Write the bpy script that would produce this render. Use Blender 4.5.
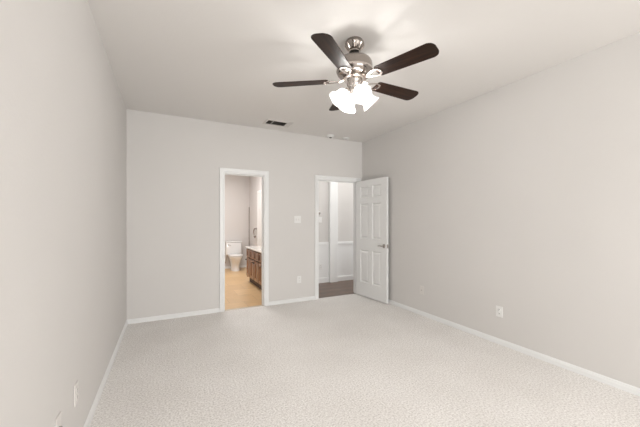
import bpy, bmesh, math, random
from mathutils import Vector, Matrix
random.seed(3)
for o in list(bpy.data.objects):
    bpy.data.objects.remove(o, do_unlink=True)
C = bpy.context.scene.collection
PI = math.pi
R = math.radians

# ---------------------------------------------------------------- room sizes
H = 2.74
XL, XR = -0.453, 3.173
YB, YR = 4.544, -3.00          # wall with the doors, wall behind the camera
WT = 0.12
BX0, BX1, BY1 = 0.10, 2.10, 8.55     # bathroom
HX0, HX1, HY = 2.22, 5.00, 5.70      # hallway

# ---------------------------------------------------------------- camera
cam = bpy.data.cameras.new('camera')
cam.sensor_fit = 'HORIZONTAL'; cam.sensor_width = 36.0
cam.lens = 36.0 * 301.85 / 640
cam.shift_y = 7.07 / 640
cam.clip_start = 0.05
co = bpy.data.objects.new('camera', cam); C.objects.link(co)
co.location = (0, 0, 1.3197); co.rotation_euler = (R(90), 0, R(-26.965))
bpy.context.scene.camera = co

# ---------------------------------------------------------------- world, lights, exposure
sc = bpy.context.scene
sc.view_settings.view_transform = 'Standard'
sc.view_settings.look = 'None'
sc.view_settings.gamma = 1.0
sc.view_settings.use_curve_mapping = False
sc.view_settings.exposure = 0.0
w = bpy.data.worlds.new('world'); sc.world = w; w.use_nodes = True
w.node_tree.nodes['Background'].inputs[0].default_value = (0.86, 0.93, 1.0, 1)
w.node_tree.nodes['Background'].inputs[1].default_value = 1.0

def area(name, loc, rot, sx, sy, power, col):
    l = bpy.data.lights.new(name, 'AREA'); l.shape = 'RECTANGLE'; l.size = sx; l.size_y = sy
    l.energy = power; l.color = col
    o = bpy.data.objects.new(name, l); C.objects.link(o); o.location = loc; o.rotation_euler = rot
    return o
def point(name, loc, power, col, r=0.08):
    l = bpy.data.lights.new(name, 'POINT'); l.energy = power; l.color = col; l.shadow_soft_size = r
    o = bpy.data.objects.new(name, l); C.objects.link(o); o.location = loc
    return o
DAY = (1.0, 0.99, 0.975)
# daylight through the two windows of the wall behind the camera
area('window_daylight', (0.50, YR-0.20, 1.45), (R(90), 0, 0), 1.25, 1.50, 93, DAY)
area('window_daylight', (2.20, YR-0.20, 1.45), (R(90), 0, 0), 1.25, 1.50, 93, DAY)
# ceiling lamps of the bathroom and of the hallway
area('bathroom_lamp', (1.1, 6.6, 2.70), (0, 0, 0), 1.0, 1.2, 50, (1.0, 0.975, 0.96))
area('hallway_lamp', (3.4, 5.15, 2.70), (0, 0, 0), 1.4, 0.5, 10, (1.0, 0.99, 0.97))
area('hallway_daylight', (HX1+WT+0.15, 5.18, 1.30), (R(90), 0, R(90)), 0.9, 1.6, 20, DAY)
LAMP_EMIT = 2.2
BULB_EMIT = 305.0

# ---------------------------------------------------------------- materials
def mat(name, col, rough=0.5, metal=0.0, spec=0.5, bump=None, var=None, coat=0.0):
    m = bpy.data.materials.new(name); m.use_nodes = True
    nt = m.node_tree; b = nt.nodes['Principled BSDF']
    b.inputs['Base Color'].default_value = (*col, 1)
    b.inputs['Roughness'].default_value = rough
    b.inputs['Metallic'].default_value = metal
    b.inputs['Specular IOR Level'].default_value = spec
    b.inputs['Coat Weight'].default_value = coat
    tc = nt.nodes.new('ShaderNodeTexCoord')
    if var:
        scale, amt = var
        n = nt.nodes.new('ShaderNodeTexNoise'); n.inputs['Scale'].default_value = scale; n.inputs['Detail'].default_value = 4
        r = nt.nodes.new('ShaderNodeValToRGB')
        r.color_ramp.elements[0].position = 0.3; r.color_ramp.elements[1].position = 0.7
        r.color_ramp.elements[0].color = (*[c*(1-amt) for c in col], 1)
        r.color_ramp.elements[1].color = (*[min(1, c*(1+amt)) for c in col], 1)
        nt.links.new(tc.outputs['Object'], n.inputs['Vector'])
        nt.links.new(n.outputs['Fac'], r.inputs['Fac'])
        nt.links.new(r.outputs['Color'], b.inputs['Base Color'])
    if bump:
        scale, st, dist = bump
        n = nt.nodes.new('ShaderNodeTexNoise'); n.inputs['Scale'].default_value = scale; n.inputs['Detail'].default_value = 3
        bp = nt.nodes.new('ShaderNodeBump'); bp.inputs['Strength'].default_value = st; bp.inputs['Distance'].default_value = dist
        nt.links.new(tc.outputs['Object'], n.inputs['Vector'])
        nt.links.new(n.outputs['Fac'], bp.inputs['Height'])
        nt.links.new(bp.outputs['Normal'], b.inputs['Normal'])
    return m

def carpet_mat():
    m = bpy.data.materials.new('carpet'); m.use_nodes = True
    nt = m.node_tree; b = nt.nodes['Principled BSDF']; L = nt.links
    b.inputs['Roughness'].default_value = 0.95; b.inputs['Specular IOR Level'].default_value = 0.1
    b.inputs['Sheen Weight'].default_value = 0.15
    tc = nt.nodes.new('ShaderNodeTexCoord')
    n1 = nt.nodes.new('ShaderNodeTexNoise'); n1.inputs['Scale'].default_value = 78; n1.inputs['Detail'].default_value = 5; n1.inputs['Roughness'].default_value = 0.7
    n2 = nt.nodes.new('ShaderNodeTexNoise'); n2.inputs['Scale'].default_value = 2.2; n2.inputs['Detail'].default_value = 3
    r = nt.nodes.new('ShaderNodeValToRGB'); e = r.color_ramp.elements
    e[0].position = 0.33; e[0].color = (0.57, 0.54, 0.51, 1)
    e[1].position = 0.62; e[1].color = (0.99, 0.97, 0.945, 1)
    mx = nt.nodes.new('ShaderNodeMix'); mx.data_type = 'RGBA'; mx.blend_type = 'MULTIPLY'
    r2 = nt.nodes.new('ShaderNodeValToRGB'); r2.color_ramp.elements[0].position = 0.35; r2.color_ramp.elements[1].position = 0.65
    r2.color_ramp.elements[0].color = (0.95, 0.945, 0.94, 1); r2.color_ramp.elements[1].color = (1, 1, 1, 1)
    mx.inputs[0].default_value = 1.0
    bp = nt.nodes.new('ShaderNodeBump'); bp.inputs['Strength'].default_value = 0.6; bp.inputs['Distance'].default_value = 0.004
    L.new(tc.outputs['Object'], n1.inputs['Vector']); L.new(tc.outputs['Object'], n2.inputs['Vector'])
    L.new(n1.outputs['Fac'], r.inputs['Fac']); L.new(n2.outputs['Fac'], r2.inputs['Fac'])
    L.new(r.outputs['Color'], mx.inputs[6]); L.new(r2.outputs['Color'], mx.inputs[7])
    L.new(mx.outputs[2], b.inputs['Base Color'])
    L.new(n1.outputs['Fac'], bp.inputs['Height']); L.new(bp.outputs['Normal'], b.inputs['Normal'])
    return m

def wood_mat(name, dark, light, scale, rough, coat=0.0, axis=(1, 12, 12)):
    m = bpy.data.materials.new(name); m.use_nodes = True
    nt = m.node_tree; b = nt.nodes['Principled BSDF']; L = nt.links
    b.inputs['Roughness'].default_value = rough; b.inputs['Coat Weight'].default_value = coat; b.inputs['Coat Roughness'].default_value = 0.15
    tc = nt.nodes.new('ShaderNodeTexCoord'); mp = nt.nodes.new('ShaderNodeMapping'); mp.inputs['Scale'].default_value = axis
    n = nt.nodes.new('ShaderNodeTexNoise'); n.inputs['Scale'].default_value = scale; n.inputs['Detail'].default_value = 6; n.inputs['Distortion'].default_value = 0.6
    r = nt.nodes.new('ShaderNodeValToRGB'); e = r.color_ramp.elements
    e[0].position = 0.35; e[0].color = (*dark, 1); e[1].position = 0.7; e[1].color = (*light, 1)
    L.new(tc.outputs['Object'], mp.inputs['Vector']); L.new(mp.outputs['Vector'], n.inputs['Vector'])
    L.new(n.outputs['Fac'], r.inputs['Fac']); L.new(r.outputs['Color'], b.inputs['Base Color'])
    return m

def plank_mat(name, c1, c2, mortar, bw, bh, rough, rot=0.0, grain=0.5):
    m = bpy.data.materials.new(name); m.use_nodes = True
    nt = m.node_tree; b = nt.nodes['Principled BSDF']; L = nt.links
    b.inputs['Roughness'].default_value = rough
    tc = nt.nodes.new('ShaderNodeTexCoord'); mp = nt.nodes.new('ShaderNodeMapping'); mp.inputs['Rotation'].default_value = (0, 0, rot)
    br = nt.nodes.new('ShaderNodeTexBrick'); br.inputs['Scale'].default_value = 1.0
    br.inputs['Brick Width'].default_value = bw; br.inputs['Row Height'].default_value = bh; br.inputs['Mortar Size'].default_value = 0.0025
    br.inputs['Color1'].default_value = (*c1, 1); br.inputs['Color2'].default_value = (*c2, 1); br.inputs['Mortar'].default_value = (*mortar, 1)
    mp2 = nt.nodes.new('ShaderNodeMapping'); mp2.inputs['Scale'].default_value = (1.5, 9, 1); mp2.inputs['Rotation'].default_value = (0, 0, rot)
    n = nt.nodes.new('ShaderNodeTexNoise'); n.inputs['Scale'].default_value = 2.5; n.inputs['Detail'].default_value = 5
    r = nt.nodes.new('ShaderNodeValToRGB'); r.color_ramp.elements[0].position = 0.3; r.color_ramp.elements[1].position = 0.7
    r.color_ramp.elements[0].color = (1-grain, 1-grain, 1-grain, 1); r.color_ramp.elements[1].color = (1, 1, 1, 1)
    mx = nt.nodes.new('ShaderNodeMix'); mx.data_type = 'RGBA'; mx.blend_type = 'MULTIPLY'; mx.inputs[0].default_value = 1
    L.new(tc.outputs['Object'], mp.inputs['Vector']); L.new(mp.outputs['Vector'], br.inputs['Vector'])
    L.new(tc.outputs['Object'], mp2.inputs['Vector']); L.new(mp2.outputs['Vector'], n.inputs['Vector'])
    L.new(n.outputs['Fac'], r.inputs['Fac']); L.new(br.outputs['Color'], mx.inputs[6]); L.new(r.outputs['Color'], mx.inputs[7])
    L.new(mx.outputs[2], b.inputs['Base Color'])
    return m

M = {}
WALLC = (0.70, 0.680, 0.660)
M['wall'] = mat('wall_paint', WALLC, 0.85, spec=0.2, bump=(55, 0.12, 0.004), var=(1.2, 0.012))
M['ceiling'] = mat('ceiling_paint', (0.80, 0.776, 0.752), 0.9, spec=0.15, bump=(45, 0.15, 0.004))
M['bathwall'] = mat('bathroom_paint', (0.69, 0.665, 0.65), 0.8, spec=0.2, bump=(55, 0.1, 0.004))
M['hallwall'] = mat('hallway_paint', (0.68, 0.66, 0.64), 0.8, spec=0.2, bump=(55, 0.1, 0.004))
M['trim'] = mat('white_trim_paint', (0.85, 0.855, 0.85), 0.35, bump=(20, 0.04, 0.002))
M['doorpaint'] = mat('white_door_paint', (0.83, 0.83, 0.82), 0.3, bump=(30, 0.05, 0.002))
M['carpet'] = carpet_mat()
M['bathfloor'] = plank_mat('tan_floor_tiles', (0.72, 0.48, 0.25), (0.80, 0.56, 0.31), (0.50, 0.34, 0.20), 0.45, 0.45, 0.3, 0.0, 0.16)
M['hallfloor'] = plank_mat('dark_wood_planks', (0.12, 0.064, 0.038), (0.19, 0.108, 0.066), (0.06, 0.035, 0.025), 1.2, 0.13, 0.3, 0.0, 0.4)
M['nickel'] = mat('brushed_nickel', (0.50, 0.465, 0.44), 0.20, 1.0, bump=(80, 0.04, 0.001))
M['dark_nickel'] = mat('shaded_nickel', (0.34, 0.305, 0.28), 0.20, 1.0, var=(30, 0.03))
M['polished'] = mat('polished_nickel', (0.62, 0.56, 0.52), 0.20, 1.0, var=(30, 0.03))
M['dark_metal'] = mat('dark_collar', (0.03, 0.028, 0.025), 0.4, 0.6, var=(30, 0.1))
M['blade'] = wood_mat('dark_walnut_veneer', (0.009, 0.0035, 0.002), (0.036, 0.014, 0.006), 3.0, 0.46, 0.0)
M['blade'].node_tree.nodes['Principled BSDF'].inputs['Specular IOR Level'].default_value = 0.22
M['plastic'] = mat('white_plastic', (0.84, 0.835, 0.82), 0.35, var=(40, 0.01))
M['beige_plastic'] = mat('wall_tone_plastic', (0.74, 0.71, 0.685), 0.45, var=(40, 0.01))
M['slot'] = mat('dark_slot', (0.03, 0.03, 0.03), 0.6, var=(60, 0.1))
M['porcelain'] = mat('white_porcelain', (0.82, 0.82, 0.82), 0.12, coat=0.4, var=(8, 0.01))
M['cabinet'] = wood_mat('reddish_brown_cabinet_wood', (0.10, 0.038, 0.016), (0.42, 0.205, 0.095), 3.0, 0.35, 0.3, (12, 12, 1))
M['toe'] = mat('toe_kick_brown', (0.05, 0.025, 0.015), 0.6, var=(10, 0.1))
M['counter'] = mat('cultured_marble', (0.86, 0.84, 0.80), 0.15, coat=0.3, var=(4, 0.02))
M['glass'] = mat('window_glass', (1, 1, 1), 0.02)
M['glass'].node_tree.nodes['Principled BSDF'].inputs['Transmission Weight'].default_value = 1.0
M['louvre'] = mat('shaded_louvre', (0.22, 0.20, 0.18), 0.5, var=(20, 0.02))  # white slats coloured dark grey, their shadow is put into the paint
M['vent'] = mat('vent_enamel', (0.68, 0.65, 0.62), 0.4, var=(20, 0.02))
M['duct_shade'] = mat('painted_duct_shade', (0.06, 0.055, 0.05), 0.8, var=(20, 0.1))  # dark sheet painted in place of the shade of a deep opening
M['vinyl'] = mat('window_vinyl', (0.8, 0.8, 0.79), 0.3, var=(20, 0.01))
M['grass'] = mat('lawn', (0.10, 0.16, 0.05), 0.9, var=(6, 0.3))

def lamp_glass(name, strength, clear):
    m = bpy.data.materials.new(name); m.use_nodes = True
    nt = m.node_tree; b = nt.nodes['Principled BSDF']
    b.inputs['Base Color'].default_value = (0.9, 0.88, 0.85, 1); b.inputs['Roughness'].default_value = 0.3
    n = nt.nodes.new('ShaderNodeTexNoise'); n.inputs['Scale'].default_value = 25
    r = nt.nodes.new('ShaderNodeValToRGB'); r.color_ramp.elements[0].color = (1.0, 0.98, 0.95, 1); r.color_ramp.elements[1].color = (1.0, 0.99, 0.97, 1)
    nt.links.new(n.outputs['Fac'], r.inputs['Fac']); nt.links.new(r.outputs['Color'], b.inputs['Emission Color'])
    b.inputs['Emission Strength'].default_value = strength
    if clear > 0:
        t = nt.nodes.new('ShaderNodeBsdfTransparent'); mx = nt.nodes.new('ShaderNodeMixShader'); mx.inputs[0].default_value = clear
        nt.links.new(b.outputs[0], mx.inputs[1]); nt.links.new(t.outputs[0], mx.inputs[2])
        nt.links.new(mx.outputs[0], nt.nodes['Material Output'].inputs['Surface'])
    return m
M['lamp'] = lamp_glass('lit_frosted_glass', LAMP_EMIT, 0.68); M['bulb'] = lamp_glass('lit_bulb', BULB_EMIT, 0.0)

# ---------------------------------------------------------------- mesh helpers
def bx(bm, x0, x1, y0, y1, z0, z1, bev=0.0, seg=2):
    v = [bm.verts.new((x, y, z)) for x in (x0, x1) for y in (y0, y1) for z in (z0, z1)]
    fs = [(0, 1, 3, 2), (4, 6, 7, 5), (0, 4, 5, 1), (2, 3, 7, 6), (0, 2, 6, 4), (1, 5, 7, 3)]
    faces = [bm.faces.new([v[i] for i in f]) for f in fs]
    if bev > 0:
        ed = {e for f in faces for e in f.edges}
        bmesh.ops.bevel(bm, geom=list(ed), offset=bev, segments=seg, affect='EDGES', profile=0.5)
    return faces

def lathe(bm, prof, n=32, mtx=None, cap0=False, cap1=False):
    rings = []
    for r, z in prof:
        ring = []
        for i in range(n):
            a = 2*PI*i/n
            p = Vector((r*math.cos(a), r*math.sin(a), z))
            if mtx: p = mtx @ p
            ring.append(bm.verts.new(p))
        rings.append(ring)
    for a, b in zip(rings, rings[1:]):
        for i in range(n):
            j = (i+1) % n
            bm.faces.new((a[i], a[j], b[j], b[i]))
    if cap0: bm.faces.new(rings[0][::-1])
    if cap1: bm.faces.new(rings[-1])

def tube(bm, pts, r, n=10, caps=True):
    pts = [Vector(p) for p in pts]; rings = []
    rr = r if isinstance(r, (list, tuple)) else [r]*len(pts)
    up = None
    for i, p in enumerate(pts):
        d = (pts[min(i+1, len(pts)-1)] - pts[max(i-1, 0)]).normalized()
        if up is None: up = d.orthogonal().normalized()
        s = (up - d*up.dot(d)).normalized(); up = s; t = d.cross(s)
        rings.append([bm.verts.new(p + rr[i]*(s*math.cos(2*PI*k/n) + t*math.sin(2*PI*k/n))) for k in range(n)])
    for a, b in zip(rings, rings[1:]):
        for k in range(n):
            j = (k+1) % n; bm.faces.new((a[k], a[j], b[j], b[k]))
    if caps:
        bm.faces.new(rings[0][::-1]); bm.faces.new(rings[-1])

def prism(bm, outline, z0, z1, holes=None):
    """extruded outline (list of xy), optional matching inner loop"""
    n = len(outline)
    lo = [bm.verts.new((x, y, z0)) for x, y in outline]; hi = [bm.verts.new((x, y, z1)) for x, y in outline]
    for i in range(n):
        j = (i+1) % n; bm.faces.new((lo[i], lo[j], hi[j], hi[i]))
    if holes:
        li = [bm.verts.new((x, y, z0)) for x, y in holes]; h2 = [bm.verts.new((x, y, z1)) for x, y in holes]
        for i in range(n):
            j = (i+1) % n
            bm.faces.new((li[j], li[i], h2[i], h2[j]))
            bm.faces.new((lo[j], lo[i], li[i], li[j])); bm.faces.new((hi[i], hi[j], h2[j], h2[i]))
    else:
        bm.faces.new(lo[::-1]); bm.faces.new(hi)

def obj(name, bm, m, parent=None, smooth=None, loc=(0, 0, 0), rot=(0, 0, 0), label=None):
    bmesh.ops.recalc_face_normals(bm, faces=bm.faces)
    me = bpy.data.meshes.new(name); bm.to_mesh(me); bm.free()
    me.materials.append(m)
    o = bpy.data.objects.new(name, me); C.objects.link(o)
    o.location = loc; o.rotation_euler = rot
    if parent: o.parent = parent
    if smooth is not None:
        me.shade_smooth() if hasattr(me, 'shade_smooth') else None
        try: me.set_sharp_from_angle(angle=R(smooth))
        except Exception: pass
    if label: o['label'] = label
    return o

def tag(o, label, cat, group=None):
    o['label'] = label; o['category'] = cat
    if group: o['group'] = group
    return o
def empty(name, loc, rz=0.0, label=None, cat=None, group=None, rot=None):
    o = bpy.data.objects.new(name, None); C.objects.link(o)
    o.empty_display_size = 0.1
    o.location = loc; o.rotation_euler = rot or (0, 0, rz)
    if label: tag(o, label, cat, group)
    return o
def struct(name, bm, m, parent=None, smooth=None, label=None):
    o = obj(name, bm, m, parent, smooth)
    if not parent: o['kind'] = 'structure'
    if label: o['label'] = label
    return o
def boxes(name, m, *bs, bev=0.0, parent=None, label=None):
    bm = bmesh.new()
    for b in bs: bx(bm, *b, bev=bev)
    return struct(name, bm, m, parent, label=label)

# ---------------------------------------------------------------- large structure
DT = 2.025
D1 = (0.743, 1.354)      # bathroom doorway
D2 = (2.272, 3.075)      # hallway doorway
WZ0, WZ1 = 0.60, 2.20
WIN = [(-0.10, 1.10), (1.60, 2.80)]
boxes('floor', M['carpet'], (XL-WT, XR+WT, YR-WT, YB+0.03, -0.15, 0.0), label='beige textured bedroom carpet')
boxes('ceiling', M['ceiling'], (XL-WT, XR+WT, YR-WT, YB+WT, H, H+0.12), label='pale bedroom ceiling')
boxes('wall_left', M['wall'], (XL-WT, XL, YR-WT, YB+WT, 0, H), label='plain wall on the left')
boxes('wall_right', M['wall'], (XR, XR+WT, YR-WT, YB, 0, H), label='plain wall on the right')
boxes('wall_back', M['wall'], (XL, D1[0], YB, YB+WT, 0, H), (D1[1], D2[0], YB, YB+WT, 0, H), (D2[1], XR+WT, YB, YB+WT, 0, H),
      (D1[0], D1[1], YB, YB+WT, DT, H), (D2[0], D2[1], YB, YB+WT, DT, H), label='wall with the two doorways')
boxes('wall_front', M['wall'], (XL, WIN[0][0], YR-WT, YR, 0, H), (WIN[0][1], WIN[1][0], YR-WT, YR, 0, H), (WIN[1][1], XR, YR-WT, YR, 0, H),
      *[(a, b, YR-WT, YR, 0, WZ0) for a, b in WIN], *[(a, b, YR-WT, YR, WZ1, H) for a, b in WIN], label='window wall')
YI = YB+WT
# bathroom shell
boxes('floor_bathroom', M['bathfloor'], (BX0-WT, BX1+WT, YB+0.03, BY1+WT, -0.15, 0.0), label='tan tiled bathroom floor')
boxes('ceiling_bathroom', M['ceiling'], (BX0-WT, BX1+WT, YI, BY1+WT, H, H+0.12))
boxes('wall_bathroom_left', M['bathwall'], (BX0-WT, BX0, YI, BY1, 0, H))
boxes('wall_bathroom_back', M['bathwall'], (BX0-WT, BX1+WT, BY1, BY1+WT, 0, H))
boxes('wall_bathroom_right', M['bathwall'], (BX1, BX1+WT, YI, BY1, 0, H))
# hallway shell
boxes('floor_hallway', M['hallfloor'], (BX1+WT, HX1, YB+0.03, HY+WT, -0.15, 0.0), label='dark wood plank hallway floor')
boxes('ceiling_hallway', M['ceiling'], (BX1+WT, HX1, YI, HY+WT, H, H+0.12))
boxes('wall_hallway_back', M['hallwall'], (BX1+WT, HX1, HY, HY+WT, 0, H), label='hallway wall above white wainscot')
boxes('wall_hallway_right', M['hallwall'], (HX1, HX1+WT, YB+WT, 4.75, 0, H), (HX1, HX1+WT, 5.60, HY+WT, 0, H), (HX1, HX1+WT, 4.75, 5.60, 0, 0.5), (HX1, HX1+WT, 4.75, 5.60, 2.1, H))
boxes('wall_hallway_front', M['hallwall'], (XR+WT, HX1, YB, YI, 0, H))
boxes('wall_hallway_post', M['trim'], (3.10, 3.29, HY-0.085, HY, 0, H), bev=0.006, label='white squared post in the hallway wall')

# baseboards: profile swept along x or y
def base_profile(h=0.058, t=0.013):
    return [(0, 0), (t, 0), (t, h-0.022), (t-0.004, h-0.015), (t-0.004, h-0.008), (0.003, h), (0, h)]
def baseboard(name, p0, p1, nrm, h=0.058, t=0.013, label=None):
    bm = bmesh.new(); nrm = Vector((*nrm, 0)); a = Vector((*p0, 0)); b = Vector((*p1, 0))
    pr = base_profile(h, t)
    A = [bm.verts.new(a + nrm*d + Vector((0, 0, z))) for d, z in pr]
    B = [bm.verts.new(b + nrm*d + Vector((0, 0, z))) for d, z in pr]
    n = len(pr)
    for i in range(n):
        j = (i+1) % n; bm.faces.new((A[i], A[j], B[j], B[i]))
    bm.faces.new(A[::-1]); bm.faces.new(B)
    return struct(name, bm, M['trim'], label=label)
CW = 0.06
baseboard('baseboard_left', (XL, YR), (XL, YB), (1, 0))
baseboard('baseboard_right', (XR, YR), (XR, YB), (-1, 0))
baseboard('baseboard_back', (XL, YB), (D1[0]-CW, YB), (0, -1))
baseboard('baseboard_back_middle', (D1[1]+CW, YB), (D2[0]-CW, YB), (0, -1))
baseboard('baseboard_front', (XL, YR), (XR, YR), (0, 1))
baseboard('baseboard_bathroom_back', (BX0, BY1), (BX1, BY1), (0, -1))
baseboard('baseboard_bathroom_left', (BX0, YI), (BX0, BY1), (1, 0))
baseboard('baseboard_bathroom_right', (BX1, 7.72), (BX1, BY1), (-1, 0))
baseboard('baseboard_hallway', (BX1+WT, HY-0.012), (3.10, HY-0.012), (0, -1), 0.11, 0.014)
baseboard('baseboard_hallway_right', (3.29, HY-0.012), (HX1, HY-0.012), (0, -1), 0.11, 0.014)

# door casings and jambs
def casing(name, x0, x1, top, yface, sgn, label=None):
    """moulded casing round an opening on the face y=yface, standing out towards sgn"""
    bm = bmesh.new()
    prof = [(0.0, 0.0), (0.0, 0.012), (0.012, 0.017), (0.040, 0.017), (0.046, 0.021), (CW-0.004, 0.021), (CW, 0.014), (CW, 0.0)]
    loops = []
    path = [((x0, 0), (-1, 0)), ((x0, top), (-1, 1)), ((x1, top), (1, 1)), ((x1, 0), (1, 0))]
    for (px, pz), (dx, dz) in path:
        loops.append([bm.verts.new((px+dx*d, yface+sgn*t, pz+dz*d)) for d, t in prof])
    n = len(prof)
    for a, b in zip(loops, loops[1:]):
        for i in range(n):
            j = (i+1) % n; bm.faces.new((a[i], a[j], b[j], b[i]))
    bm.faces.new(loops[0]); bm.faces.new(loops[-1][::-1])
    return struct(name, bm, M['trim'], label=label)
def jamb(name, x0, x1, top, label=None, stop_y=0.055):
    t = 0.014
    bm = bmesh.new()
    bx(bm, x0, x0+t, YB, YI, 0, top); bx(bm, x1-t, x1, YB, YI, 0, top); bx(bm, x0+t, x1-t, YB, YI, top-t, top)
    s = 0.010; ya, yb = YB+stop_y, YB+stop_y+0.034
    bx(bm, x0+t, x0+t+s, ya, yb, 0, top-t); bx(bm, x1-t-s, x1-t, ya, yb, 0, top-t); bx(bm, x0+t+s, x1-t-s, ya, yb, top-t-s, top-t)
    return struct(name, bm, M['trim'], label=label)
casing('trim_1', D1[0], D1[1], DT, YB, -1, label='white moulded casing of the bathroom doorway')
casing('trim_2', D2[0], D2[1], DT, YB, -1, label='white moulded casing of the hallway doorway')
jamb('trim_3', D1[0], D1[1], DT); jamb('trim_4', D2[0], D2[1], DT)
casing('trim_5', D1[0], D1[1], DT, YI, 1); casing('trim_6', D2[0], D2[1], DT, YI, 1)
# wainscot and chair rail of the hallway
boxes('trim_7', M['trim'], (BX1+WT, 3.10, HY-0.012, HY, 0.0, 0.79), (3.29, HX1, HY-0.012, HY, 0.0, 0.79), label='white painted wainscot of the hallway')
bm = bmesh.new()
for a, b in ((BX1+WT, 3.10), (3.29, HX1)):
    bx(bm, a, b, HY-0.020, HY, 0.785, 0.80); bx(bm, a, b, HY-0.032, HY, 0.80, 0.845, bev=0.005); bx(bm, a, b, HY-0.018, HY, 0.845, 0.86)
struct('trim_8', bm, M['trim'], label='white chair rail of the hallway')
boxes('trim_9', mat('metal_threshold', (0.62, 0.55, 0.46), 0.4, 0.3, var=(20, 0.05)), (D1[0]+0.014, D1[1]-0.014, YB+0.012, YB+0.05, 0, 0.008), bev=0.002, label='pale threshold strip between carpet and tile')
boxes('trim_10', M['nickel'], (BX1-0.022, BX1, BY1-0.03, BY1-0.008, 0.09, 1.70), bev=0.003, label='slim grey upright strip in the bathroom corner')

# raised-panel leaf in local x (width), z (height), thickness along y
def leaf(bm, w, h, th, panels, margin=0.0, d1=0.009, r1=0.012, r2=0.024, d2=0.003):
    xs = sorted({0, w} | {p[0] for p in panels} | {p[1] for p in panels})
    zs = sorted({0, h} | {p[2] for p in panels} | {p[3] for p in panels})
    def isp(x0, x1, z0, z1):
        return any(abs(p[0]-x0) < 1e-6 and abs(p[1]-x1) < 1e-6 and abs(p[2]-z0) < 1e-6 and abs(p[3]-z1) < 1e-6 for p in panels)
    for yf, s in ((0.0, 1), (th, -1)):
        for xa, xb in zip(xs, xs[1:]):
            for za, zb in zip(zs, zs[1:]):
                if isp(xa, xb, za, zb):
                    loops = []
                    for ins, dep in ((0, 0), (r1, d1), (r1+0.008, d1), (r1+r2, d2)):
                        loops.append([bm.verts.new(p) for p in ((xa+ins, yf+s*dep, za+ins), (xb-ins, yf+s*dep, za+ins), (xb-ins, yf+s*dep, zb-ins), (xa+ins, yf+s*dep, zb-ins))])
                    for a, b in zip(loops, loops[1:]):
                        for i in range(4):
                            j = (i+1) % 4; bm.faces.new((a[i], a[j], b[j], b[i]))
                    bm.faces.new(loops[-1])
                else:
                    bm.faces.new([bm.verts.new(p) for p in ((xa, yf, za), (xb, yf, za), (xb, yf, zb), (xa, yf, zb))])
    for q in (((0, 0, 0), (0, th, 0), (0, th, h), (0, 0, h)), ((w, 0, 0), (w, th, 0), (w, th, h), (w, 0, h)),
              ((0, 0, 0), (w, 0, 0), (w, th, 0), (0, th, 0)), ((0, 0, h), (w, 0, h), (w, th, h), (0, th, h))):
        bm.faces.new([bm.verts.new(p) for p in q])
    bmesh.ops.remove_doubles(bm, verts=bm.verts, dist=1e-5)

# open six-panel door.  local x runs from the hinge to the latch, local y is the thickness
LW, LH, LT = 0.772, 1.995, 0.035
pan = []
for a, b in ((0.115, 0.335), (0.427, 0.647)):
    pan += [(a, b, 0.235, 0.80), (a, b, 0.995, 1.600), (a, b, 1.700, 1.895)]
bm = bmesh.new(); leaf(bm, LW, LH, LT, pan, r1=0.016, r2=0.030, d1=0.015)
dl = obj('door_1', bm, M['doorpaint']); dl['kind'] = 'structure'
dl['label'] = 'white six-panel door standing open against the right wall'
ang = R(-90+4.2)
dl.location = (D2[1]-0.016, YB-0.024, 0.014); dl.rotation_euler = (0, 0, ang)
# thickness must lie on the room side (west): local +y -> east after rotation, so shift
dl.location = Vector(dl.location) - Vector((-math.sin(ang), math.cos(ang), 0))*LT
def lever(parent, x, z, side):
    y0 = 0.0 if side < 0 else LT
    s = side
    bm = bmesh.new()
    mt = Matrix.Translation((x, y0, z)) @ Matrix.Rotation(R(90)*s*-1, 4, 'X')
    lathe(bm, [(0.033, 0), (0.033, 0.004), (0.028, 0.009), (0.013, 0.012), (0.012, 0.030), (0.0115, 0.034)], 24, mt, True, True)
    h = obj('door_handle', bm, M['nickel'], parent, 40, label='brushed nickel lever handle' if s < 0 else 'brushed nickel lever handle on the wall side')
    bm = bmesh.new()
    yy = y0 + s*0.034
    tube(bm, [(x+0.010, yy, z), (x-0.01, yy, z), (x-0.05, yy+s*0.004, z+0.003), (x-0.09, yy+s*0.002, z-0.001), (x-0.112, yy-s*0.004, z-0.004)], [0.010, 0.011, 0.009, 0.008, 0.006], 12)
    obj('lever', bm, M['nickel'], h, 40)
lever(dl, LW-0.062, 0.90, -1); lever(dl, LW-0.062, 0.90, 1)
bm = bmesh.new(); bx(bm, LW-0.0005, LW+0.0015, 0.006, LT-0.006, 0.87, 0.93); bx(bm, LW, LW+0.009, 0.011, LT-0.011, 0.893, 0.908, bev=0.003)
obj('latch_plate', bm, M['nickel'], dl)
for z in (0.20, 0.98, 1.78):
    bm = bmesh.new()
    lathe(bm, [(0.0065, z-0.045), (0.0065, z+0.045)], 12, Matrix.Translation((-0.004, LT+0.004, 0)), True, True)
    bx(bm, -0.0015, 0.0005, 0.004, LT, z-0.044, z+0.044)
    obj('hinge', bm, M['nickel'], dl, 40)

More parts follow.
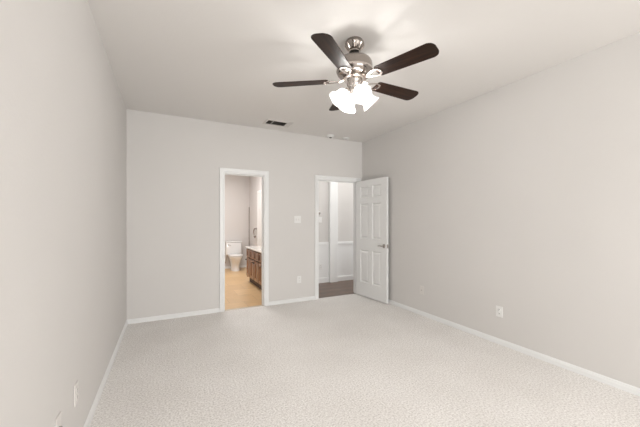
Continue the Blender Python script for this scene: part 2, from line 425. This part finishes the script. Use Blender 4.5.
# white door in the right-hand wall of the bathroom, closed, with its casing
bm = bmesh.new()
pn = []
for a, b in ((0.09, 0.27), (0.34, 0.52)): pn += [(a, b, 0.235, 0.80), (a, b, 0.995, 1.600), (a, b, 1.700, 1.895)]
leaf(bm, 0.61, 2.0, 0.010, pn, d1=0.004, d2=0.001)
d2 = obj('door_2', bm, M['doorpaint']); d2['kind'] = 'structure'; d2['label'] = 'white closed door beyond the bathroom vanity'
d2.rotation_euler = (0, 0, R(-90)); d2.location = (BX1-0.012, 7.58, 0.008)
bm = bmesh.new()
bx(bm, BX1-0.02, BX1, 7.58, 7.65, 0, 2.08, bev=0.003); bx(bm, BX1-0.02, BX1, 6.90, 6.97, 0, 2.08, bev=0.003); bx(bm, BX1-0.02, BX1, 6.97, 7.58, 2.01, 2.08, bev=0.003)
struct('trim_11', bm, M['trim'])

# windows behind the camera
for i, (a, b) in enumerate(WIN):
    bm = bmesh.new(); y0, y1 = YR-WT+0.01, YR-0.05; f = 0.045
    bx(bm, a, a+f, y0, y1, WZ0, WZ1); bx(bm, b-f, b, y0, y1, WZ0, WZ1); bx(bm, a+f, b-f, y0, y1, WZ0, WZ0+f); bx(bm, a+f, b-f, y0, y1, WZ1-f, WZ1)
    zm = (WZ0+WZ1)/2; bx(bm, a+f, b-f, y0+0.01, y1-0.01, zm-0.02, zm+0.02)
    wo = struct('window_%d' % (i+1), bm, M['vinyl'], label='white single-hung window behind the viewer')
    bm = bmesh.new(); bx(bm, a-0.03, b+0.03, YR-0.05, YR+0.03, WZ0-0.02, WZ0, bev=0.004)
    obj('window_sill', bm, M['trim'], wo)

# ---------------------------------------------------------------- ceiling fan
FX, FY = 1.3274, 2.0074
fan = empty('ceiling_fan', (FX, FY, H), 0, 'five-blade ceiling fan with dark walnut blades and four lit glass shades', 'ceiling fan')
def Z(z): return z - H          # world height -> local
bm = bmesh.new()
lathe(bm, [(0.030, Z(2.7399)), (0.066, Z(2.7399)), (0.070, Z(2.730)), (0.076, Z(2.722)), (0.078, Z(2.712)), (0.072, Z(2.704)), (0.067, Z(2.690)), (0.050, Z(2.668)), (0.041, Z(2.662)), (0.040, Z(2.654)), (0.020, Z(2.652))], 40)
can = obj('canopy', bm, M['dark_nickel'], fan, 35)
for k in range(8):
    a = 2*PI*k/8 + 0.2
    bm = bmesh.new()
    pts = [((r)*math.cos(a), (r)*math.sin(a), Z(z)) for r, z in ((0.0745, 2.704), (0.0685, 2.690), (0.0520, 2.668))]
    tube(bm, pts, [0.006, 0.006, 0.0045], 8)
    obj('canopy_rib', bm, M['polished'], can, 40)
bm = bmesh.new(); lathe(bm, [(0.034, Z(2.653)), (0.036, Z(2.645)), (0.030, Z(2.636)), (0.014, Z(2.634))], 28, None, False, True)
obj('collar', bm, M['dark_metal'], can, 40)
bm = bmesh.new(); lathe(bm, [(0.0135, Z(2.66)), (0.0135, Z(2.57))], 20, None, True, True)
obj('downrod', bm, M['dark_metal'], fan, 40)
bm = bmesh.new()
lathe(bm, [(0.016, Z(2.618)), (0.036, Z(2.616)), (0.046, Z(2.606)), (0.060, Z(2.600)), (0.105, Z(2.594)), (0.128, Z(2.582)), (0.139, Z(2.562)),
           (0.141, Z(2.545)), (0.141, Z(2.500)), (0.136, Z(2.480)), (0.120, Z(2.466)), (0.092, Z(2.458)), (0.060, Z(2.454)), (0.03, Z(2.454))], 56, None, True, True)
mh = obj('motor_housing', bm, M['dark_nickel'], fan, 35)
bm = bmesh.new(); lathe(bm, [(0.1412, Z(2.512)), (0.1445, Z(2.508)), (0.1445, Z(2.500)), (0.1405, Z(2.496))], 56)
obj('trim_ring', bm, M['polished'], mh, 40)
# flywheel the blade irons bolt to
bm = bmesh.new(); lathe(bm, [(0.05, Z(2.456)), (0.084, Z(2.456)), (0.088, Z(2.450)), (0.088, Z(2.436)), (0.080, Z(2.430)), (0.05, Z(2.430))], 40, None, True, True)
fw = obj('flywheel', bm, M['polished'], fan, 35)
# light kit body
bm = bmesh.new()
lathe(bm, [(0.030, Z(2.432)), (0.058, Z(2.430)), (0.061, Z(2.424)), (0.057, Z(2.416)), (0.056, Z(2.395)), (0.050, Z(2.378)), (0.043, Z(2.366)), (0.046, Z(2.358)), (0.046, Z(2.344)), (0.036, Z(2.330)), (0.018, Z(2.322)), (0.012, Z(2.310)), (0.004, Z(2.304))], 40, None, True, True)
lk = obj('light_kit', bm, M['nickel'], fan, 35)
for k in range(10):
    a = 2*PI*k/10
    bm = bmesh.new()
    pts = [(r*math.cos(a), r*math.sin(a), Z(z)) for r, z in ((0.0575, 2.414), (0.0572, 2.396), (0.0505, 2.378))]
    tube(bm, pts, 0.003, 6); obj('body_rib', bm, M['polished'], lk, 40)

# blades
BP = R(217.8)
PITCH = R(-11)
def blade_outline():
    r0, r1, w0, w1 = 0.205, 0.660, 0.058, 0.071
    pts = []
    c = 0.045
    for k in range(5):
        a = PI + (PI/2)*k/4     # inner corner lower
        pts.append((r0+0.02+0.02*math.cos(a), -w0+0.02+0.02*math.sin(a)))
    for k in range(9):
        a = -PI/2 + (PI/2)*k/8
        pts.append((r1-c+c*math.cos(a), -w1+c*1.15+c*1.15*math.sin(a)))
    for k in range(9):
        a = (PI/2)*k/8
        pts.append((r1-c+c*math.cos(a), w1-c*1.15+c*1.15*math.sin(a)))
    for k in range(5):
        a = PI/2 + (PI/2)*k/4
        pts.append((r0+0.02+0.02*math.cos(a), w0-0.02+0.02*math.sin(a)))
    return pts
bm = bmesh.new(); prism(bm, blade_outline(), -0.003, 0.003)
bmesh.ops.bevel(bm, geom=[e for e in bm.edges if len(e.link_faces) == 2 and any(len(f.verts) > 4 for f in e.link_faces)], offset=0.0015, segments=2, affect='EDGES')
blade0 = obj('blade', bm, M['blade'], fan, 30)
# blade iron: arm from the flywheel opening into a triangular loop under the blade root
def iron_bm():
    bm = bmesh.new()
    # loop, drawn in the blade plane just under the blade
    N = 36; out = []; inn = []
    for i in range(N):
        a = 2*PI*i/N
        cx, cy = math.cos(a), math.sin(a)
        x = 0.174 + 0.074*cx
        wd = 0.008 + 0.048*max(0.0, min(1.0, (x-0.100)/0.13))
        y = wd*1.0*cy*(1.0 if abs(cy) > 0 else 1)
        out.append((x, y)); inn.append((0.179 + (x-0.174)*0.74, y*0.70))
    prism(bm, out, -0.0085, -0.0035, inn)
    # screws
    for x, y in ((0.232, 0.027), (0.232, -0.027), (0.243, 0.0)):
        lathe(bm, [(0.006, -0.0085), (0.005, -0.011), (0.002, -0.012)], 10, Matrix.Translation((x, y, 0)), False, True)
    return bm
iron0 = obj('blade_iron', iron_bm(), M['polished'], blade0, 35)
bm = bmesh.new()
for s in (-1, 1):
    tube(bm, [(0.070, s*0.012, 0.013), (0.085, s*0.013, 0.011), (0.102, s*0.011, 0.000), (0.122, s*0.014, -0.006)], [0.0075, 0.0075, 0.0065, 0.006], 8)
tube(bm, [(0.070, 0, 0.013), (0.085, 0, 0.011), (0.096, 0, 0.001), (0.108, 0, -0.006)], [0.009, 0.009, 0.0075, 0.006], 8)
arm0 = obj('iron_arm', bm, M['polished'], iron0, 40)
kids = [iron0]
for k in range(5):
    a = BP + k*2*PI/5
    b = blade0 if k == 0 else blade0.copy()
    if k:
        C.objects.link(b); b.parent = fan
        i2 = iron0.copy(); C.objects.link(i2); i2.parent = b
        a2 = arm0.copy(); C.objects.link(a2); a2.parent = i2
    b.matrix_local = Matrix.Translation((0, 0, Z(2.430))) @ Matrix.Rotation(a, 4, 'Z') @ Matrix.Rotation(PITCH, 4, 'X')

# shades: bell glass on curved arms
YAW = R(-26.965)
def cam_dir(u, v):            # u to the right of the view, v away from the viewer, on the floor plan
    c, s = math.cos(YAW), math.sin(YAW)
    return Vector((c*u - s*v, s*u + c*v, 0))
th = R(17)
dirs = [(-math.cos(th), -math.sin(th)), (-math.sin(th), math.cos(th)), (math.cos(th), math.sin(th)), (math.sin(th), -math.cos(th))]
TILT = R(46)
for u, v in dirs:
    d = cam_dir(u, v)
    axis = (d*math.sin(TILT) + Vector((0, 0, -1))*math.cos(TILT)).normalized()
    neck = Vector((0, 0, Z(2.352))) + d*0.050
    bm = bmesh.new()
    tube(bm, [Vector((0, 0, Z(2.350))) + d*0.02, Vector((0, 0, Z(2.357))) + d*0.038, neck, neck + axis*0.012], [0.010, 0.010, 0.011, 0.013], 12)
    arm = obj('lamp_arm', bm, M['polished'], fan, 40)
    mt = Matrix.Translation(neck) @ axis.to_track_quat('Z', 'Y').to_matrix().to_4x4()
    bm = bmesh.new()
    lathe(bm, [(0.012, 0.006), (0.024, 0.010), (0.027, 0.020), (0.027, 0.034)], 24, mt, True, True)
    obj('socket_cup', bm, M['nickel'], arm, 40)
    bm = bmesh.new()
    prof = [(0.025, 0.028), (0.030, 0.036), (0.041, 0.050), (0.048, 0.070), (0.050, 0.090), (0.056, 0.112), (0.068, 0.132), (0.074, 0.138)]
    n = 36; outer = []; 
    rings = []
    full = prof + [(0.072, 0.138)] + [(r-0.003, z) for r, z in prof[::-1][1:]]
    for r, z in full:
        ring = []
        for i in range(n):
            a = 2*PI*i/n
            fl = 1 + 0.035*math.cos(6*a)*max(0, (z-0.06)/0.07)
            ring.append(bm.verts.new(mt @ Vector((r*fl*math.cos(a), r*fl*math.sin(a), z))))
        rings.append(ring)
    for a, b in zip(rings, rings[1:]):
        for i in range(n):
            j = (i+1) % n; bm.faces.new((a[i], a[j], b[j], b[i]))
    obj('lamp_shade', bm, M['lamp'], fan, 60, label='glowing frosted bell shade')
    bm = bmesh.new()
    lathe(bm, [(0.010, 0.0345), (0.010, 0.060), (0.015, 0.070), (0.019, 0.082), (0.019, 0.092), (0.012, 0.103), (0.001, 0.106)], 20, mt, True, True)
    obj('bulb', bm, M['bulb'], arm, 60)
# pull chain
for dx, ln in ((0.02, 0.10),):
    bm = bmesh.new()
    p = cam_dir(-0.035, -0.035)
    tube(bm, [p + Vector((0, 0, Z(2.355))), p + Vector((0, 0, Z(2.285)))], 0.0014, 6)
    lathe(bm, [(0.001, 0.012), (0.004, 0.008), (0.005, 0), (0.004, -0.008), (0.001, -0.012)], 12, Matrix.Translation(p + Vector((0, 0, Z(2.275)))), True, True)
    obj('pull_chain', bm, M['polished'], lk, 40)

# ---------------------------------------------------------------- ceiling vent
vt = empty('air_vent', (1.445, 4.19, H), 0, 'small louvred air vent in the ceiling above the bathroom doorway', 'air vent')
bm = bmesh.new()
prism(bm, [(-0.195, -0.115), (0.195, -0.115), (0.195, 0.115), (-0.195, 0.115)], -0.009, -0.0002, [(-0.165, -0.078), (0.115, -0.078), (0.115, 0.078), (-0.165, 0.078)])
obj('frame', bm, M['vent'], vt)
bm = bmesh.new(); bx(bm, -0.165, 0.115, -0.078, 0.078, -0.0022, -0.0004); obj('backing', bm, M['duct_shade'], vt)
for i in range(8):
    y = -0.070 + i*0.020
    bm = bmesh.new()
    for (xa, xb) in ((-0.165, -0.092), (-0.084, 0.115)):
        f = [bm.verts.new(p) for p in ((xa, y-0.004, -0.0105), (xb, y-0.004, -0.0105), (xb, y+0.004, -0.0035), (xa, y+0.004, -0.0035))]
        g = [bm.verts.new(v.co + Vector((0, 0.0012, 0.0012))) for v in f]
        bm.faces.new(f); bm.faces.new(g[::-1])
        for q in range(4):
            r_ = (q+1) % 4; bm.faces.new((f[q], f[r_], g[r_], g[q]))
    obj('louvre', bm, M['louvre'], vt)
bm = bmesh.new(); bx(bm, -0.092, -0.084, -0.078, 0.078, -0.011, -0.002); obj('divider', bm, M['vent'], vt)

# ---------------------------------------------------------------- ceiling detectors
sd = empty('smoke_detector', (2.435, 4.40, H), 0, 'round white domed smoke detector on the ceiling, nearer the fan', 'smoke detector')
bm = bmesh.new(); lathe(bm, [(0.02, -0.0002), (0.062, -0.0002), (0.064, -0.010), (0.058, -0.022), (0.045, -0.034), (0.028, -0.038)], 36, None, True, True)
obj('body', bm, M['plastic'], sd, 35)
bm = bmesh.new(); lathe(bm, [(0.022, -0.0375), (0.022, -0.043), (0.016, -0.046)], 24, None, True, True)
obj('sensor_grille', bm, M['slot'], sd, 35)
s2 = empty('smoke_detector', (2.755, 4.425, H), 0, 'low white round detector on the ceiling nearest the corner above the open door', 'smoke detector')
bm = bmesh.new(); lathe(bm, [(0.02, -0.0002), (0.058, -0.0002), (0.060, -0.008), (0.050, -0.018), (0.022, -0.021)], 36, None, True, True)
bo = obj('body', bm, M['plastic'], s2, 35)
bm = bmesh.new(); lathe(bm, [(0.012, -0.0205), (0.012, -0.025), (0.008, -0.026)], 20, None, True, True)
obj('test_button', bm, M['vent'], s2, 35)

# ---------------------------------------------------------------- outlets and switches
# local frame: plate in x (width) and z (height), facing local -y
def plate(name, loc, rz, label, cat, w=0.072, h=0.116, kind='outlet', m=None, label2=None, group=None):
    m = m or M['plastic']
    t = empty(name, loc, rz, label, cat, group)
    bm = bmesh.new(); bx(bm, -w/2, w/2, -0.006, -0.0002, -h/2, h/2, bev=0.0025); obj('cover_plate', bm, m, t)
    if kind == 'outlet':
        for s in (-1, 1):
            bm = bmesh.new(); bx(bm, -0.0165, 0.0165, -0.0085, -0.005, s*0.0195-0.014, s*0.0195+0.014, bev=0.004); rc = obj('receptacle', bm, m, t)
            bm = bmesh.new()
            for x in (-0.0065, 0.0065): bx(bm, x-0.0012, x+0.0012, -0.0090, -0.0080, s*0.0195-0.002, s*0.0195+0.007)
            bx(bm, -0.002, 0.002, -0.0090, -0.0080, s*0.0195-0.010, s*0.0195-0.006)
            obj('slots', bm, M['slot'], rc)
        bm = bmesh.new(); lathe(bm, [(0.003, 0), (0.003, 0.0075), (0.001, 0.009)], 10, Matrix.Rotation(R(90), 4, 'X'), True, True); obj('screw', bm, m, t, 40)
    elif kind == 'switch':
        for x in (-0.0225, 0.0225):
            bm = bmesh.new(); bx(bm, x-0.007, x+0.007, -0.0075, -0.005, -0.016, 0.016, bev=0.001); tt = obj('toggle_slot', bm, M['beige_plastic'], t)
            bm = bmesh.new(); v = bx(bm, x-0.004, x+0.004, -0.020, -0.006, 0.0, 0.009, bev=0.0015); obj('toggle', bm, m, tt)
    elif kind == 'single':
        bm = bmesh.new(); bx(bm, -0.005, 0.005, -0.018, -0.005, 0.0, 0.010, bev=0.0015); obj('toggle', bm, m, t)
    elif kind == 'jack':
        bm = bmesh.new(); lathe(bm, [(0.0055, 0), (0.0055, 0.012), (0.003, 0.014)], 14, Matrix.Translation((0, -0.004, 0)) @ Matrix.Rotation(R(90), 4, 'X'), True, True)
        obj('jack', bm, M['nickel'], t, 40)
    return t
plate('light_switch', (1.901, YB, 1.337), 0, 'double light switch plate on the wall between the two doorways', 'light switch', w=0.117, kind='switch')
plate('wall_outlet', (1.928, YB, 0.358), 0, 'white outlet low on the wall between the two doorways', 'outlet')
plate('wall_outlet', (XR, 2.006, 0.348), R(-90), 'white outlet on the right wall, the nearer and brighter one', 'outlet')
plate('wall_outlet', (XR, 3.104, 0.352), R(-90), 'wall-toned cover plate on the right wall near the open door', 'outlet', kind='jack', m=M['beige_plastic'])
plate('wall_outlet', (XL, 2.125, 0.352), R(90), 'outlet on the left wall, farther from the viewer, beside the baseboard', 'outlet', m=M['beige_plastic'])
plate('wall_outlet', (XL, 1.81, 0.352), R(90), 'cover plate on the left wall at the bottom edge of the photo', 'outlet', kind='jack', m=M['beige_plastic'])
plate('light_switch', (2.905, HY, 1.335), 0, 'white switch plate on the hallway wall just inside the doorway', 'light switch', kind='single')
plate('wall_outlet', (2.905, HY-0.012, 0.345), 0, 'outlet on the white hallway wainscot', 'outlet')
th_ = empty('thermostat', (2.875, HY, 1.475), 0, 'small round thermostat above the hallway switch', 'thermostat')
bm = bmesh.new(); lathe(bm, [(0.040, 0.0002), (0.040, 0.010), (0.034, 0.016)], 28, Matrix.Rotation(R(90), 4, 'X'), True, True); obj('body', bm, M['plastic'], th_, 35)
bm = bmesh.new(); lathe(bm, [(0.026, 0.0155), (0.025, 0.024), (0.018, 0.026)], 28, Matrix.Rotation(R(90), 4, 'X'), True, True); obj('dial', bm, M['nickel'], th_, 35)

# ---------------------------------------------------------------- toilet
to = empty('toilet', (1.63, 8.53, 0), 0, 'white two-piece toilet against the far bathroom wall', 'toilet')
# local: wall at y=0, front towards -y
bm = bmesh.new()
def ring_ell(bm, cx, cy, rx, ry, z, n=28, k=0.0):
    out = []
    for i in range(n):
        a = 2*PI*i/n
        x = rx*math.cos(a); y = ry*math.sin(a)
        if y > 0: y *= (1-k)
        out.append(bm.verts.new((cx+x, cy+y, z)))
    return out
def skin(bm, rings, cap0=True, cap1=True):
    for a, b in zip(rings, rings[1:]):
        n = len(a)
        for i in range(n):
            j = (i+1) % n; bm.faces.new((a[i], a[j], b[j], b[i]))
    if cap0: bm.faces.new(rings[0][::-1])
    if cap1: bm.faces.new(rings[-1])
rs = [ring_ell(bm, 0, -0.33, 0.115, 0.235, 0.0), ring_ell(bm, 0, -0.33, 0.112, 0.232, 0.03), ring_ell(bm, 0, -0.33, 0.108, 0.215, 0.06),
      ring_ell(bm, 0, -0.34, 0.108, 0.21, 0.15), ring_ell(bm, 0, -0.37, 0.124, 0.228, 0.23), ring_ell(bm, 0, -0.405, 0.150, 0.25, 0.31),
      ring_ell(bm, 0, -0.42, 0.178, 0.262, 0.36), ring_ell(bm, 0, -0.42, 0.182, 0.266, 0.385), ring_ell(bm, 0, -0.42, 0.17, 0.25, 0.39)]
skin(bm, rs); bx(bm, -0.10, 0.10, -0.24, -0.02, 0.26, 0.388, bev=0.02)
obj('bowl', bm, M['porcelain'], to, 50)
bm = bmesh.new(); skin(bm, [ring_ell(bm, 0, -0.42, 0.186, 0.268, 0.391), ring_ell(bm, 0, -0.42, 0.19, 0.272, 0.398), ring_ell(bm, 0, -0.42, 0.186, 0.268, 0.408)])
obj('seat', bm, M['porcelain'], to, 50)
bm = bmesh.new(); skin(bm, [ring_ell(bm, 0, -0.42, 0.184, 0.266, 0.410), ring_ell(bm, 0, -0.42, 0.188, 0.270, 0.418), ring_ell(bm, 0, -0.42, 0.175, 0.255, 0.428)])
obj('seat_lid', bm, M['porcelain'], to, 50)
bm = bmesh.new(); bx(bm, -0.205, 0.205, -0.205, -0.012, 0.39, 0.725, bev=0.022, seg=3); tk = obj('tank', bm, M['porcelain'], to, 50)
bm = bmesh.new(); bx(bm, -0.215, 0.215, -0.217, -0.004, 0.726, 0.760, bev=0.010, seg=3); obj('tank_lid', bm, M['porcelain'], to, 50)
bm = bmesh.new(); lathe(bm, [(0.012, 0), (0.012, 0.012)], 14, Matrix.Translation((-0.15, -0.205, 0.665)) @ Matrix.Rotation(R(90), 4, 'X'), True, True)
tube(bm, [(-0.15, -0.222, 0.665), (-0.12, -0.226, 0.660), (-0.085, -0.226, 0.652)], [0.007, 0.006, 0.005], 8)
obj('flush_handle', bm, M['nickel'], to, 40)
bm = bmesh.new(); tube(bm, [(-0.20, -0.01, 0.18), (-0.20, -0.06, 0.18), (-0.19, -0.09, 0.24), (-0.165, -0.10, 0.32), (-0.15, -0.11, 0.395)], 0.006, 8)
lathe(bm, [(0.014, -0.02), (0.014, 0.02)], 12, Matrix.Translation((-0.20, -0.06, 0.18)), True, True)
obj('water_supply', bm, M['nickel'], to, 40)

# ---------------------------------------------------------------- vanity cabinet
VX, VY0, VY1, VZ = 1.56, 4.95, 6.58, 0.725
va = empty('vanity_cabinet', (VX, VY0, 0), 0, 'reddish brown wooden bathroom vanity with drawers and panelled doors', 'cabinet')
VD = BX1-VX-0.001; VLN = VY1-VY0
bm = bmesh.new()
bx(bm, 0.034, VD, 0, VLN, 0.10, VZ); bx(bm, 0.002, 0.034, 0, 0.018, 0.10, VZ); bx(bm, 0.002, 0.034, VLN-0.018, VLN, 0.10, VZ)
obj('body', bm, M['cabinet'], va)
bm = bmesh.new(); bx(bm, 0.055, VD, 0.0, VLN-0.02, 0.0, 0.10); obj('toe_kick', bm, M['toe'], va)
nb = 5; fw_ = 0.045; bay = (VLN-fw_)/nb
def front(name, y0, y1, z0, z1, drawer):
    w_, h_ = y1-y0, z1-z0; b_ = 0.026 if drawer else 0.060
    bm = bmesh.new(); leaf(bm, w_, h_, 0.030, [(b_, w_-b_, b_, h_-b_)], d1=0.013, r1=0.003, r2=0.016, d2=0.013)
    o = obj(name, bm, M['cabinet'], va)
    o.rotation_euler = (0, 0, R(-90)); o.location = (-0.017, y1, z0)
    return o
for i in range(nb):
    y0 = i*bay+fw_-0.004; y1 = (i+1)*bay+0.004
    dr = front('drawer', y0, y1, 0.545, VZ-0.022, True)
    do = front('cabinet_door', y0, y1, 0.135, 0.525, False)
    w_ = y1-y0
    bm = bmesh.new(); lathe(bm, [(0.006, 0), (0.006, 0.012), (0.015, 0.020), (0.014, 0.028), (0.004, 0.031)], 18, Matrix.Translation((w_-0.035 if i % 2 else 0.035, 0, 0.35)) @ Matrix.Rotation(R(90), 4, 'X'), True, True)
    obj('knob', bm, M['slot'], do, 40)
# countertop, one continuous slab with backsplash
bm = bmesh.new(); bx(bm, 1.525, BX1-0.001, VY0-0.02, VY1+0.02, VZ+0.001, VZ+0.034, bev=0.008, seg=3); bx(bm, BX1-0.022, BX1-0.001, VY0-0.02, VY1+0.02, VZ+0.03, VZ+0.12, bev=0.004)
tag(obj('vanity_countertop', bm, M['counter'], None, 40), 'glossy white countertop lying on the brown bathroom vanity', 'countertop')
# towel ring
tr = empty('towel_ring', (BX1, 7.80, 1.11), R(0), 'curved metal towel ring on the right-hand bathroom wall', 'towel ring')
bm = bmesh.new(); lathe(bm, [(0.028, 0.0003), (0.028, 0.008), (0.012, 0.014), (0.011, 0.050), (0.013, 0.055)], 20, Matrix.Rotation(R(-90), 4, 'Y'), True, True)
obj('mount', bm, M['nickel'], tr, 40)
bm = bmesh.new()
pts = []
for k in range(22):
    a = R(75) + R(245)*k/21
    pts.append((-0.050, -0.02 - 0.10*math.cos(a), -0.115 + 0.115*math.sin(a)))
tube(bm, pts, 0.015, 10); obj('ring', bm, M['dark_nickel'], tr, 40)
# lawn outside the windows
bm = bmesh.new(); bx(bm, -8, 12, -14, YR-WT-0.9, -0.4, -0.3); lw = struct('ground', bm, M['grass'])
